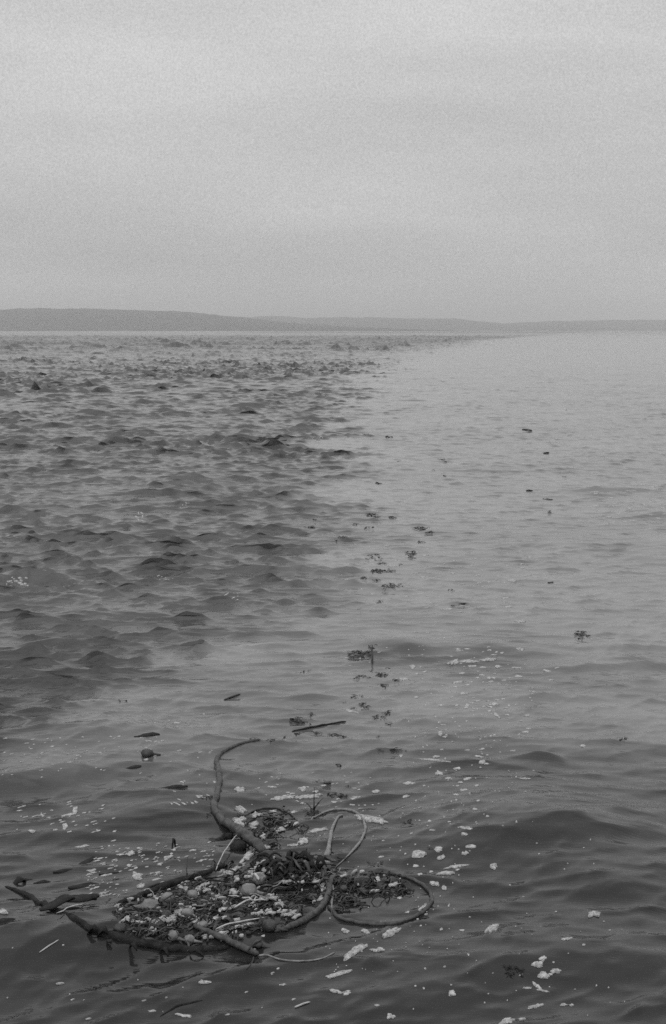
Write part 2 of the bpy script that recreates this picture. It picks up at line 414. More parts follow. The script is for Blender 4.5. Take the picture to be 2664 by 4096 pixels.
def ribbon_geo(p, L, w, head, curl, seg=6, th=.004, lift=.02, twist=0.0, seed=0.0):
    """a leathery strap with a thickness, bent up and down"""
    V_, F_ = [], []
    c, s = math.cos(head), math.sin(head); x = y = 0.0; a_ = 0.0
    for i in range(seg + 1):
        f = i / seg; hw = w * .5 * (math.sin(PI * min(max(f, .06), .96)) ** .6) * (1 + .5 * mnoise.noise(Vector((i * .9, seed * 1.7, L * 9))))
        zz = lift * (math.sin(PI * f) + .5 * math.sin(5 * f + seed)) 
        nx, ny = -math.sin(a_), math.cos(a_); tw = twist * f
        for sgn in (-1, 1):
            for tz in (-th, th):
                qx, qy = x + nx * hw * sgn * math.cos(tw), y + ny * hw * sgn * math.cos(tw)
                V_.append(Vector((p[0] + qx * c - qy * s, p[1] + qx * s + qy * c, p[2] + zz + tz + hw * sgn * math.sin(tw))))
        x += L / seg * math.cos(a_); y += L / seg * math.sin(a_); a_ += curl / seg
    for i in range(seg):
        a0 = i * 4; b0 = a0 + 4
        F_ += [(a0 + 1, a0 + 3, b0 + 3, b0 + 1), (a0, b0, b0 + 2, a0 + 2), (a0, a0 + 1, b0 + 1, b0), (a0 + 2, b0 + 2, b0 + 3, a0 + 3)]
    F_ += [(0, 2, 3, 1), (seg * 4, seg * 4 + 1, seg * 4 + 3, seg * 4 + 2)]
    return V_, F_
def foam_geo(px, py, w, h, deg=0.0, seed=0.0, jag=.42, th=None, lift=0.0, n=None):
    """a raft of froth: wandering outline, domed top, lying on the water"""
    n = n or (26 if w > 35 else 14 if w > 14 else 9); V_, F_ = [], []
    p0 = P(px, py); mp_ = m_per_px(p0); th = th if th is not None else min(.016, max(.005, min(w, h * 2) * mp_ * .16))
    ca, sa = math.cos(math.radians(deg)), math.sin(math.radians(deg))
    rings = (1.0, .93, .6, .25) if w > 14 else (1.0, .7)
    for q, rr in enumerate(rings):
        for k in range(n):
            a0 = 2 * PI * k / n
            o_ = 1 + jag * mnoise.noise(Vector((math.cos(a0) * 1.7 + seed, math.sin(a0) * 1.7, seed * 3.1))) * 1.6 + jag * .6 * mnoise.noise(Vector((math.cos(a0) * 4 + seed, math.sin(a0) * 4, 7)))
            o_ = max(o_, .3)
            ux = math.cos(a0) * w / 2 * o_ * rr; uy = math.sin(a0) * h / 2 * o_ * rr
            qx, qy = px + ux * ca + uy * sa, py - (ux * sa * -1 + 0) * -1 * 1 + uy * ca if False else py - ux * sa + uy * ca
            w_ = P(qx, qy)
            zt = (-.006, th * .75, th, th * 1.1)[q] if len(rings) == 4 else (-.004, th)[q]
            bumpz = th * .55 * mnoise.noise(Vector((w_.x * 38, w_.y * 38, seed))) if q else 0
            V_.append(w_ + Vector((0, 0, zt + bumpz + lift)))
    for q in range(len(rings) - 1):
        for k in range(n):
            a0 = q * n + k; b0 = q * n + (k + 1) % n; F_.append((a0, a0 + n, b0 + n, b0))
    F_.append(tuple((len(rings) - 1) * n + k for k in range(n))[::-1])
    return V_, F_
def thing_mesh(name, geo_, mat_, label, cat, group=None):
    o = mesh_obj(name, *geo_, mat_); tag(o, label, cat, group); return o
def base_of(W):
    z = min(w.z for w in W); return Vector((sum(w.x for w in W) / len(W), sum(w.y for w in W) / len(W), z))

# ------------------------------------------------------------------ the long kelps of the raft
def kelp(label, parts, group=None, loc=None):
    """parts: list of (part name, builder data)"""
    e = empty('bull_kelp', P(*loc)); tag(e, label, 'kelp', group)
    for nm, kind, data, mt, kw in parts:
        if kind == 'strand': strand(nm, data, M[mt], e, **kw)
        elif kind == 'ball':
            px, py, rx, rz = data; p = P(px, py + rz * .5); k_ = m_per_px(p)
            mesh_obj(nm, *ball_geo((p.x, p.y, p.z + rz * k_ * .45), rx * k_, rx * k_, rz * k_, rough=.1, seed=px * .1), M[mt], e)
        elif kind == 'ribbons':
            for (px, py, L, w, hd, cu, li) in data:
                p = P(px, py); mesh_obj(nm, *ribbon_geo((p.x, p.y, p.z + .012), L, w, math.radians(hd), cu, 9, .005, li, .3, px), M[mt], e)
    return e
kelp('thick dark kelp stipe hooking down from the upper left into the middle of the raft', [
    ('stipe', 'strand', [(1042, 2959, 5), (966, 2976, 6), (890, 3012, 7), (866, 3052, 10), (880, 3119, 12), (866, 3186, 12), (857, 3228, 14), (880, 3278, 15), (926, 3326, 17, .04), (976, 3368, 20, .05), (1024, 3402, 20, .05), (1050, 3420, 14)], 'stipe_mid', dict(rough=.3, up=.45, n=8)),
    ('holdfast', 'ball', (955, 3385, 34, 22), 'stipe_dark', {}), ('holdfast', 'ball', (1066, 3418, 30, 17), 'float_dark', {}), ('holdfast', 'ball', (1128, 3431, 40, 19), 'float_dark', {}),
    ('holdfast', 'ball', (915, 3345, 18, 14), 'stipe_dark', {})], loc=(950, 3350))
kelp('long dark kelp stipe slanting along the upper left edge of the raft', [
    ('stipe', 'strand', [(930, 3452, 8), (840, 3488, 11), (739, 3522, 13), (621, 3564, 14), (538, 3597, 12), (470, 3616, 7)], 'stipe_dark', dict(up=.4)),
    ('side_branch', 'strand', [(700, 3521, 4), (640, 3537, 5), (585, 3556, 4)], 'stipe_dark', {})], loc=(700, 3540))
kelp('thick dark kelp stipe bowing along the lower left edge of the raft', [
    ('stipe', 'strand', [(262, 3650, 8), (319, 3688, 13), (378, 3722, 17), (470, 3753, 20), (588, 3780, 20), (706, 3797, 19), (806, 3799, 17), (915, 3793, 13)], 'stipe_dark', dict(up=.1, rough=.3)),
    ('stipe', 'strand', [(22, 3545, 6), (84, 3572, 9), (151, 3610, 11), (195, 3630, 10), (262, 3652, 8)], 'stipe_dark', dict(up=.1)),
    ('blade', 'ribbons', [(160, 3650, .26, .09, 28, .5, .05), (228, 3628, .30, .08, 20, .4, .04), (260, 3612, .22, .06, 10, -.3, .03), (350, 3735, .07, .05, -20, .2, .03), (388, 3745, .08, .05, -10, .2, .03), (430, 3768, .07, .03, -70, .4, .02), (520, 3790, .08, .03, -60, .5, .02), (640, 3812, .08, .03, -30, -.5, .02), (760, 3822, .09, .03, -20, .5, .02)], 'blade', {})], loc=(450, 3750))
kelp('straight paler kelp stipe slanting across the front of the raft to a ragged tip', [
    ('stipe', 'strand', [(772, 3712, 9), (840, 3744, 12), (924, 3781, 13), (983, 3808, 13), (1035, 3826, 9)], 'stipe_mid', dict(up=1.1, rough=.25)),
    ('tail', 'strand', [(1030, 3824, 4), (1075, 3824, 4), (1126, 3841, 3.5), (1212, 3846, 3.5), (1283, 3836, 3), (1340, 3811, 3)], 'stipe_pale', dict(up=.5))], loc=(920, 3785))
kelp('grey brown kelp stipe curving down the right side of the raft from the large float', [
    ('stipe', 'strand', [(1290, 3505, 8), (1306, 3525, 10), (1317, 3560, 12), (1304, 3605, 12), (1269, 3651, 12), (1212, 3690, 12), (1155, 3715, 11), (1098, 3731, 7)], 'stipe_mid', dict(up=.7)),
    ('side_branch', 'strand', [(1320, 3528, 4), (1334, 3565, 5), (1326, 3620, 4), (1330, 3650, 3)], 'stipe_pale', dict(up=.8))], loc=(1290, 3620))
kelp('kelp stipe lying in a large open ring on the right of the raft', [
    ('stipe', 'strand', [(1312, 3625, 6), (1349, 3667, 8), (1399, 3687, 8), (1471, 3699, 8), (1544, 3700, 8), (1607, 3690, 8), (1670, 3664, 8), (1712, 3630, 8), (1727, 3599, 8), (1715, 3567, 8), (1679, 3535, 7.5), (1630, 3513, 7), (1575, 3499, 6), (1517, 3493, 5), (1453, 3498, 4)], 'stipe_mid', dict(up=.45, rough=.3))], loc=(1520, 3600))
kelp('pale kelp rising from a round float and looping over the smooth water above the raft', [
    ('float', 'ball', (1300, 3464, 26, 24), 'float_pale', {}),
    ('stipe', 'strand', [(1306, 3436, 11), (1314, 3400, 9), (1320, 3360, 8), (1329, 3320, 7), (1350, 3274, 5), (1372, 3262, 3)], 'stipe_pale', dict(up=.8)),
    ('tail', 'strand', [(1240, 3282, 3), (1276, 3262, 3.5), (1325, 3243, 4), (1382, 3242, 5), (1425, 3254, 5), (1453, 3284, 5.5), (1460, 3322, 5.5), (1446, 3363, 5), (1418, 3398, 5), (1389, 3427, 3), (1340, 3473, 2)], 'stipe_pale', dict(up=.8))], loc=(1310, 3450))
kelp('thin kelp stipe arching over the small weed patch behind the raft', [
    ('stipe', 'strand', [(975, 3264, 3), (1026, 3242, 3.5), (1080, 3233, 4), (1126, 3240, 4), (1165, 3260, 4), (1190, 3285, 3)], 'stipe_mid', dict(up=.8))], loc=(1080, 3240))
kelp('thin dark kelp stipe floating alone behind the raft', [
    ('stipe', 'strand', [(1167, 2927, 3), (1235, 2914, 5), (1317, 2899, 5), (1384, 2887, 3)], 'stipe_dark', dict(up=.5))], loc=(1275, 2907))
kelp('faint kelp stipe trailing in the smooth water below the raft', [
    ('stipe', 'strand', [(640, 4066, 2), (700, 4030, 4), (760, 4012, 4), (810, 4002, 2)], 'stipe_dark', dict(up=.2))], loc=(720, 4028))

# floats of other kelps lying in the raft
floats = [(671, 3602, 26, 24, 'pale', 'round pale kelp float behind the brightest froth on the left of the raft'), (601, 3628, 33, 22, 'pale', 'wide flattened kelp float at the left end of the raft'),
    (771, 3584, 20, 18, 'pale', 'small pale kelp float just below the upper left stipe'), (694, 3750, 22, 20, 'pale', 'left one of two pale kelp floats against the lower left stipe'),
    (756, 3763, 20, 17, 'pale', 'right one of two pale kelp floats against the lower left stipe'), (1076, 3711, 28, 24, 'dark', 'round dark kelp float at the lower right of the raft'),
    (1040, 3526, 27, 24, 'pale', 'kelp float among the dark blades in the middle of the raft'), (996, 3571, 31, 27, 'pale', 'large pale kelp float below the dark blades in the raft'),
    (1132, 3491, 19, 24, 'dark', 'upright kelp float between the dark curling blades'), (1229, 3465, 24, 18, 'pale', 'pale kelp float just left of the large float under the loop'),
    (813, 3703, 17, 15, 'pale', 'small pale kelp float at the upper end of the straight stipe'), (748, 3660, 24, 20, 'pale', 'kelp float half buried in froth in the left of the raft'),
    (664, 3662, 20, 16, 'dark', 'dark kelp float below the thin bent twig'), (479, 3718, 25, 17, 'dark', 'dark kelp float alone just above the lower left stipe'),
    (1374, 3560, 15, 14, 'dark', 'small dark kelp float inside the kelp ring'), (1030, 3782, 20, 15, 'dark', 'kelp float touching the ragged tip of the straight stipe'),
    (1311, 3127, 15, 11, 'pale', 'small pale kelp float bobbing in the water behind the raft'), (588, 3018, 23, 16, 'dark', 'dark kelp float with a splash of froth far left of the stipe hook')]
for px, py, rx, rz, kd, lb in floats:
    p = P(px, py + rz * .4); k_ = m_per_px(p)
    e = empty('kelp_float', p); tag(e, lb, 'kelp float', 'loose kelp floats in and around the raft')
    mesh_obj('bulb', *ball_geo((p.x, p.y, p.z + rz * k_ * .75), rx * k_ * 1.05, rx * k_ * 1.05, rz * k_, rough=.12, seed=px * .13), M['float_' + kd], e)
    a_ = random.uniform(-.6, .6) + (PI if px % 2 else 0); L = rx * k_ * 2.6
    W = [Vector((p.x + math.cos(a_) * L * f, p.y + math.sin(a_) * L * f * .5, p.z + rz * k_ * (.5 - .45 * f))) for f in (.3, .5, .75, 1)]
    mesh_obj('neck', *tube_geo(W, [rx * k_ * q for q in (.5, .32, .22, .14)], 8, .1), M['float_' + kd], e)

# loose dark blades on the open water to the left
def blade(px, py, L, w, hd, label, cu=.3, li=.006, mt='blade', cat='kelp', grp=None):
    p = P(px, py); a_ = math.radians(hd); L *= 1.25; w *= .75
    p = Vector((p.x - math.cos(a_) * L / 2, p.y - math.sin(a_) * L / 2, p.z - .003))
    return thing_mesh('drifting_kelp', ribbon_geo(p, L, w, a_, cu, 8, .005, li, .5, px), M[mt], label, cat, grp)
blade(355, 3447, .15, .08, 48, 'dark slanting kelp blade, farthest of the loose blades on the left')
blade(253, 3486, .12, .06, 15, 'short dark kelp blade left of the slanting one')
blade(335, 3548, .18, .09, 8, 'humped dark kelp blade pointed at both ends')
blade(80, 3532, .10, .08, 20, 'curled dark kelp blade near the left edge of the picture', .9, .02)
blade(95, 3523, .10, .04, 5, 'thin dark kelp blade trailing from the curled one near the left edge')
blade(168, 3531, .10, .035, 0, 'small thin kelp blade right of the curled one near the left edge')
blade(20, 3688, .12, .08, 10, 'dark kelp blade cut by the left edge of the picture below a foam patch')
blade(436, 3496, .12, .03, 4, 'thin dark kelp blade between foam flecks above the upper left stipe')
blade(689, 3152, .22, .07, 10, 'low dark kelp blade left of the stipe hook', .2)
blade(546, 3070, .16, .05, 12, 'ragged dark kelp blade below the splashing dark float')
blade(588, 2944, .20, .07, 6, 'faint kelp blade just under the surface above the dark float', .3, .012)
blade(697, 3390, .05, .03, 60, 'small upright dark kelp scrap among foam flecks left of the hook', .3, .05)

# the tangle of blades in the middle of the raft
heap = empty('bull_kelp', P(1160, 3510)); tag(heap, 'heap of dark curling kelp blades knotted together in the middle of the raft', 'kelp')
for i in range(70):
    px = random.gauss(1160, 80); py = random.gauss(3500, 26)
    px = min(max(px, 990), 1318); py = min(max(py, 3448), 3560)
    p = P(px, py); k_ = m_per_px(p)
    pile = .07 * math.exp(-((px - 1150) / 110) ** 2 - ((py - 3500) / 36) ** 2)
    L = random.uniform(.08, .24); mt = 'blade' if random.random() < .72 else ('blade_mid' if random.random() < .6 else 'stipe_mid')
    hd = random.uniform(0, 2 * PI)
    mesh_obj('blade', *ribbon_geo((p.x - math.cos(hd) * L / 2, p.y - math.sin(hd) * L / 2, p.z + .015 + pile * random.uniform(.3, 1.1)), L, random.uniform(.018, .05), hd, random.uniform(-2.2, 2.2), 8, .005, random.uniform(.01, .07), random.uniform(-1.5, 1.5), i), M[mt], heap)

# thin strands winding through the heap and the rest of the raft
for i in range(34):
    x, y = random.uniform(560, 1300), 0
    y = np.interp(x, [560, 900, 1300], [3680, 3600, 3540]) + random.gauss(0, 48)
    pts = []; a_ = random.uniform(-.2, .6) + (PI if i % 2 else 0)
    for k in range(5):
        pts.append((x, y, random.uniform(1.8, 4.2), random.uniform(.0, .05)))
        x += math.cos(a_) * random.uniform(22, 40); y -= math.sin(a_) * random.uniform(10, 20); a_ += random.uniform(-.7, .7)
    strand('strand', pts, M[random.choice(('stipe_pale', 'stipe_mid', 'stipe_dark', 'stipe_dark'))], heap, up=.8, n=4, rough=.3, sides=6)

# ------------------------------------------------------------------ straws, twigs and sticks
def stick(name, pts, mt, label, cat, up=1.0, extra=0.0):
    o, W, R2 = strand(name, [(p[0], p[1], p[2], (p[3] if len(p) > 3 else extra)) for p in pts], M[mt], None, up, n=5, rough=.15, sides=6)
    tag(o, label, cat); return o
stick('straw', [(156, 3813, 2.4), (196, 3786, 2.8), (235, 3761, 2.2)], 'straw', 'short pale straw floating alone in the lower left', 'straw')
stick('straw', [(226, 3666, 2), (294, 3637, 2.4), (371, 3608, 2.4), (450, 3585, 1.8)], 'straw', 'long pale straw crossing the left end of the lower stipe', 'straw', extra=.02)
stick('straw', [(965, 3344, 2.2, .05), (908, 3416, 2.4, .05), (881, 3457, 2.4, .03), (863, 3489, 2, .01)], 'straw', 'pale straw hanging from the thick stipe down to the upper left stipe', 'straw')
stick('straw', [(913, 3602, 3, .03), (996, 3614, 3.4, .03), (1070, 3620, 3, .03)], 'straw', 'flatter one of two crossed pale straws in the raft', 'straw')
stick('straw', [(936, 3651, 3, .03), (988, 3627, 3.6, .04), (1034, 3609, 3, .03)], 'straw', 'steeper one of two crossed pale straws in the raft', 'straw')
stick('straw', [(858, 3733, 3, .02), (912, 3716, 3, .03), (971, 3705, 3, .03), (1060, 3682, 2, .02)], 'straw', 'pale straw running right from the upper end of the straight stipe', 'straw')
stick('straw', [(1019, 3534, 6, .07), (1036, 3556, 6, .06)], 'straw', 'short thick white straw stub below the dark blades', 'straw')
stick('straw', [(1370, 3602, 3, .02), (1400, 3593, 3, .02)], 'straw', 'small pale straw inside the kelp ring', 'straw')
stick('straw', [(1177, 4033, 3.5), (1210, 4020, 4), (1242, 4010, 2.5)], 'straw', 'pale straw floating near the bottom edge of the picture', 'straw')
stick('twig', [(985, 3828, 3, .03), (1016, 3802, 4, .04), (1052, 3784, 2.5, .04)], 'twig', 'dark twig crossing the ragged tip of the straight stipe', 'twig')
stick('twig', [(1014, 3830, 3), (1010, 3850, 3), (985, 3880, 2)], 'twig', 'thin dark twig trailing below the tip of the straight stipe', 'twig')
stick('twig', [(640, 3640, 2.5, .05), (665, 3632, 3, .06), (694, 3620, 3.5, .07), (700, 3624, 3, .06)], 'twig', 'bent dark twig over the froth on the left of the raft', 'twig')
stick('twig', [(684, 3624, 2.6, .07), (682, 3655, 2.4, .03), (681, 3684, 2, .0)], 'twig', 'upright dark twig standing in front of the froth on the left of the raft', 'twig')
stick('twig', [(745, 3512, 2, .02), (748, 3490, 2, .05), (752, 3470, 1.5, .08)], 'twig', 'faint thin twig standing from the upper left stipe', 'twig')
stick('stick', [(895, 2803, 3.2), (928, 2791, 3.8), (962, 2778, 2.6)], 'twig', 'straight dark stick afloat in the middle left water', 'stick')
stick('stick', [(2087, 1722, 3), (2108, 1723, 3.6), (2130, 1725, 2.6)], 'twig', 'dark stick on the far right smooth water, topmost of the drifting sticks', 'stick')
stick('stick', [(2173, 1814, 2.2), (2185, 1813, 2.8), (2197, 1811, 2)], 'twig', 'short dark stick below and right of the topmost drifting stick', 'stick')
stick('stick', [(2103, 1964, 2), (2117, 1963, 2.6), (2132, 1965, 2)], 'twig', 'short dark stick on the right smooth water left of a weed scrap', 'stick')
stick('stick', [(2190, 2332, 1.8), (2204, 2331, 2.2), (2214, 2329, 1.6)], 'twig', 'tiny thin stick on the smooth water right of the foam streaks', 'stick')
stick('stick', [(1486, 2622, 3.5, .10), (1489, 2640, 4, .06), (1491, 2660, 3.5, .0)], 'twig', 'short dark stick standing upright beside the big weed clump', 'stick')
# the branching twig standing behind the raft
e = empty('branching_twig', P(1258, 3240)); tag(e, 'branching dark twig standing upright behind the raft', 'twig')
b0 = P(1256, 3238)
def upright(x1, hgt, x2=0, px=1256, py=3238, r_=.006):
    b_ = P(px, py); W = [b_ + Vector((x1 * f + x2 * f * f, .02 * f, hgt * f)) for f in (0, .25, .5, .75, 1)]
    return tube_geo(W, [r_ * (1 - .6 * f) for f in (0, .25, .5, .75, 1)], 6, .2)
k0 = m_per_px(b0)
mesh_obj('main_stem', *upright(.0, 88 * k0, 1 * k0), M['twig'], e)
mesh_obj('side_stem', *upright(20 * k0, 42 * k0, 16 * k0, 1257, 3236), M['twig'], e)
mesh_obj('side_stem', *upright(24 * k0, 22 * k0, 4 * k0, 1250, 3236, .005), M['twig'], e)
mesh_obj('side_stem', *upright(-16 * k0, 24 * k0, -6 * k0, 1246, 3236, .005), M['twig'], e)

# ------------------------------------------------------------------ clumps of dark weed
def weed_geo(px, py, w, h, n, seed, size=None):
    rr = random.Random(seed); parts = []
    p0 = P(px, py); k_ = m_per_px(p0); size = (size or 9) * k_
    for i in range(n):
        a0, q = rr.uniform(0, 2 * PI), math.sqrt(rr.random())
        if n < 16: q *= .7
        qx, qy = px + math.cos(a0) * q * w / 2, py + math.sin(a0) * q * h / 2
        p = P(qx, max(qy, py - h * .2))
        lift = max(0, (py - qy)) * k_ * .25
        s0 = size * rr.uniform(.45, 1.15)
        if rr.random() < .2:
            parts.append(ball_geo((p.x, p.y, p.z + s0 * .25 + lift), s0, s0 * .7, s0 * .42, 6, 4, .35, rr.uniform(0, 3), i + seed * .37))
        else:
            hd = rr.uniform(0, 2 * PI); parts.append(ribbon_geo((p.x, p.y, p.z + .004 + lift), s0 * 4.2, s0 * .7, hd, rr.uniform(-2, 2), 4, s0 * .08, s0 * .45, rr.uniform(-1, 1), i))
    return merge(parts)
clumps = [
 (1436, 2617, 95, 34, 60, 'largest dark weed clump, heaped beside an upright stick'), (1484, 2588, 26, 22, 12, 'small dark weed clump at the upper right of the largest one'),
 (1528, 2700, 48, 24, 24, 'dark weed clump below the upright stick, level with a row of scraps'), (1442, 2707, 36, 14, 12, 'row of dark weed scraps left of a darker clump'), (1417, 2713, 12, 14, 4, 'single dark weed scrap at the left end of a row of scraps'),
 (1478, 2708, 12, 12, 4, 'tiny dark weed scrap between two clumps of a row'), (1530, 2744, 34, 18, 14, 'dark weed clump under the row of scraps'), (1585, 2722, 26, 16, 9, 'weed scrap touching a bright foam patch'), (1557, 2673, 8, 8, 2, 'tiny dark weed dot right of the upright stick'),
 (1417, 2788, 24, 26, 12, 'dark weed clump, left one of a pair below the rows'), (1446, 2784, 14, 12, 4, 'little dark weed scrap between the pair of clumps'), (1455, 2824, 32, 36, 18, 'dark weed clump, right one of a pair below the rows'), (1412, 2833, 14, 14, 4, 'little dark weed scrap above a thin foam squiggle'), (1380, 2812, 12, 12, 3, 'tiny weed scrap at the left of the foam squiggle'),
 (1550, 2853, 26, 28, 14, 'dark weed clump at the right end of a trailing band'), (1515, 2872, 50, 20, 16, 'loose band of weed below and left of a dark clump'), (1556, 2899, 24, 8, 5, 'thin dark weed scrap under the trailing band'),
 (1182, 2884, 42, 34, 30, 'dense dark weed clump above the left end of the lone thin stipe'), (1214, 2893, 24, 16, 8, 'low weed scrap joined to the dense clump above the thin stipe'), (1247, 2860, 18, 26, 10, 'upright dark weed scrap above the lone thin stipe'), (1240, 2900, 8, 22, 5, 'narrow weed scrap standing just over the lone thin stipe'),
 (1265, 2934, 30, 14, 8, 'weed scrap under the middle of the lone thin stipe'), (1335, 2940, 54, 12, 12, 'line of weed scraps under the right end of the lone thin stipe'), (1368, 2948, 26, 8, 6, 'dark weed sliver ending the line under the thin stipe'), (1187, 2938, 30, 10, 6, 'faint weed scrap under the left end of the lone thin stipe'),
 (1137, 2951, 18, 10, 6, 'small dark weed scrap beside the far end of the hooked stipe'), (1090, 2964, 30, 12, 8, 'weed scraps left of the small one beside the hooked stipe'), (1022, 2957, 28, 24, 10, 'blurred weed clump touching the far end of the hooked stipe'), (1510, 2948, 14, 6, 3, 'tiny weed sliver alone right of the thin stipe'),
 (1576, 3003, 32, 22, 18, 'compact dark weed clump alone in the smooth water'), (1523, 3002, 14, 14, 5, 'faint weed scrap left of the compact clump'), (1622, 3005, 8, 8, 2, 'tiny weed dot right of the compact clump'), (1362, 3066, 30, 16, 6, 'faint weed patch between the raft and the compact clump'),
 (1332, 3176, 40, 14, 16, 'left half of the dark weed bar behind the raft'), (1368, 3184, 42, 14, 18, 'right half of the dark weed bar behind the raft'), (1395, 3145, 14, 14, 4, 'faint weed scrap above the dark weed bar'), (1268, 3126, 16, 10, 4, 'weed scrap left of the small pale float behind the raft'),
 (1250, 3250, 56, 22, 26, 'weed clump round the foot of the branching twig'), (1288, 3262, 34, 16, 12, 'dark weed scrap right of the branching twig'), (1228, 3246, 16, 30, 8, 'narrow upright weed scrap left of the branching twig'),
 (1627, 3290, 26, 22, 16, 'very dark forked weed scrap right of a long foam streak'), (2491, 2957, 34, 16, 14, 'dark weed scrap with froth near the right edge of the picture'), (2053, 3880, 78, 46, 40, 'shadowy weed clump low down in the smooth water at lower right'), (2085, 3885, 24, 20, 8, 'dark weed knot at the right of the shadowy clump'),
 (2322, 2539, 52, 42, 34, 'blurred dark weed clump with a tail in the right water'), (1852, 2415, 28, 9, 12, 'dark flat weed scrap above a foam streak'), (1815, 2424, 20, 6, 4, 'faint weed sliver left of the flat weed scrap'),
 (1507, 2284, 42, 16, 26, 'dark weed clump, densest of the middle distance'), (1546, 2284, 40, 14, 12, 'speckled weed band right of the densest one in the middle distance'), (1450, 2312, 24, 14, 8, 'weed scraps left of the middle distance clumps'), (1506, 2322, 36, 8, 8, 'thin weed line below the densest middle distance clump'),
 (1559, 2344, 60, 26, 28, 'scattered weed clump lowest of the middle distance group'), (1605, 2342, 18, 20, 6, 'weed scraps right of the lowest middle distance clump'), (1644, 2217, 40, 36, 30, 'soft grey weed clump right of the middle distance group'), (1500, 2230, 60, 34, 18, 'loose weed scraps above the densest middle distance clump'), (1535, 2254, 30, 10, 8, 'weed scraps just above the densest middle distance clump'), (1597, 2258, 12, 8, 3, 'tiny weed dot between grey clump and dense clump'),
 (1484, 2060, 42, 14, 20, 'dark weed scraps on the water near the edge of the chop'), (1504, 2068, 24, 8, 6, 'small weed scraps joined to a darker group near the chop'), (1569, 2070, 40, 10, 6, 'faint weed dots right of the group near the edge of the chop'), (1422, 2098, 16, 10, 4, 'weed dot left of the groups in the middle distance'), (1475, 2110, 60, 10, 8, 'thin row of weed dots in the middle distance'),
 (1687, 2114, 50, 14, 20, 'dark weed band, rightmost of the upper middle distance'), (1722, 2130, 36, 12, 8, 'weed scraps trailing right of the rightmost dark band'), (1680, 2168, 20, 12, 5, 'weed scrap below the rightmost dark band'), (1244, 2110, 40, 8, 12, 'short row of dark weed on the choppy water'), (1258, 2080, 20, 8, 4, 'dark weed dot above a short row on the choppy water'), (1368, 2148, 24, 12, 7, 'weed scraps in the middle of the chop edge'), (1345, 2160, 18, 10, 5, 'weed scrap beside the others at the chop edge'),
 (1514, 1934, 24, 10, 10, 'dark weed scraps on a small wave shoulder'), (1767, 1838, 14, 6, 5, 'tiny dark weed scrap far out on the smooth water'), (1782, 1848, 18, 5, 4, 'faint weed dots below the tiny scrap far out'), (1598, 1844, 8, 6, 2, 'single weed dot far out in the centre'), (1735, 1880, 10, 6, 3, 'weed dot below the others far out'), (1775, 1905, 18, 8, 4, 'weed dots beneath the far out scraps'),
 (1550, 1748, 34, 6, 8, 'far row of weed dots at the edge of the smooth water'), (1460, 1738, 20, 5, 4, 'far weed dots left of a row at the edge of the smooth water'), (1345, 1808, 30, 8, 6, 'weed dot in the far chop'), (2193, 1999, 34, 6, 8, 'weed scrap on the right smooth water right of a short stick'), (2256, 1906, 8, 7, 2, 'single weed dot on the far right smooth water'), (2265, 1641, 10, 6, 2, 'farthest weed dot on the right smooth water'),
 (2195, 2050, 12, 18, 7, 'small dark upright scrap alone on the right smooth water'), (1800, 2360, 22, 10, 5, 'faint weed scraps in the middle of the smooth water'), (1520, 2408, 16, 14, 5, 'faint weed scraps below the middle distance group'), (480, 2806, 10, 14, 4, 'tiny dark weed scrap in the left middle water'), (505, 2804, 10, 10, 3, 'tiny weed scrap right of another in the left middle water'), (1212, 2686, 14, 14, 4, 'faint weed dots left of the pair of clumps'), (1236, 2684, 8, 10, 2, 'faint weed dot right of another, left of the rows'),
 (1305, 3772, 16, 14, 6, 'small dark weed scrap below the right side of the raft'), (1388, 3425, 12, 12, 4, 'dark weed knot at the end of the looping stipe'), (1500, 3455, 90, 30, 10, 'faint weed scraps between the loop and the ring'), (1370, 3440, 40, 20, 8, 'faint weed scraps right of the large float'), (1720, 3395, 14, 12, 4, 'dark weed scrap touching a squarish foam patch'), (830, 3260, 14, 10, 4, 'dark weed knot on the outer side of the hooked stipe'), (835, 3190, 40, 14, 10, 'dark weed scraps in froth left of the hooked stipe')]
for i, (px, py, w, h, n, lb) in enumerate(clumps):
    thing_mesh('weed_clump', weed_geo(px, py, w, h, int(n * 1.3) + 1, i + 3, 5.0 * min(1, .5 + w / 60)), M['weed'], lb, 'seaweed', 'clumps of dark weed drifting in a line')

# ------------------------------------------------------------------ the matted middle of the raft
def inside(poly, x, y):
    c = False
    for i in range(len(poly)):
        (x1, y1), (x2, y2) = poly[i], poly[i - 1]
        if (y1 > y) != (y2 > y) and x < (x2 - x1) * (y - y1) / (y2 - y1) + x1: c = not c
    return c
def fill(poly, n, edge=0):
    xs = [p[0] for p in poly]; ys = [p[1] for p in poly]; out = []
    while len(out) < n:
        x, y = random.uniform(min(xs), max(xs)), random.uniform(min(ys), max(ys))
        if inside(poly, x, y): out.append((x + random.gauss(0, 20), y + random.gauss(0, 9)))
    return out
raft = [(470, 3640), (560, 3600), (640, 3575), (760, 3540), (850, 3500), (930, 3462), (1000, 3430), (1100, 3440), (1250, 3450), (1330, 3480), (1325, 3570), (1290, 3620), (1200, 3665), (1100, 3700), (1000, 3735), (900, 3765), (780, 3775), (700, 3775), (600, 3765), (520, 3735), (480, 3690)]
patch = [(985, 3265), (1050, 3245), (1120, 3245), (1210, 3285), (1190, 3320), (1120, 3345), (1085, 3400), (1040, 3380), (1000, 3335)]
ring = [(1340, 3500), (1440, 3492), (1560, 3500), (1640, 3530), (1620, 3575), (1500, 3590), (1420, 3640), (1350, 3655), (1325, 3600)]
def mound(x, y): return .05 * math.exp(-((x - 1120) / 150) ** 2 - ((y - 3510) / 55) ** 2) + .015
dark_bits, mid_bits, froth_bits = [], [], []
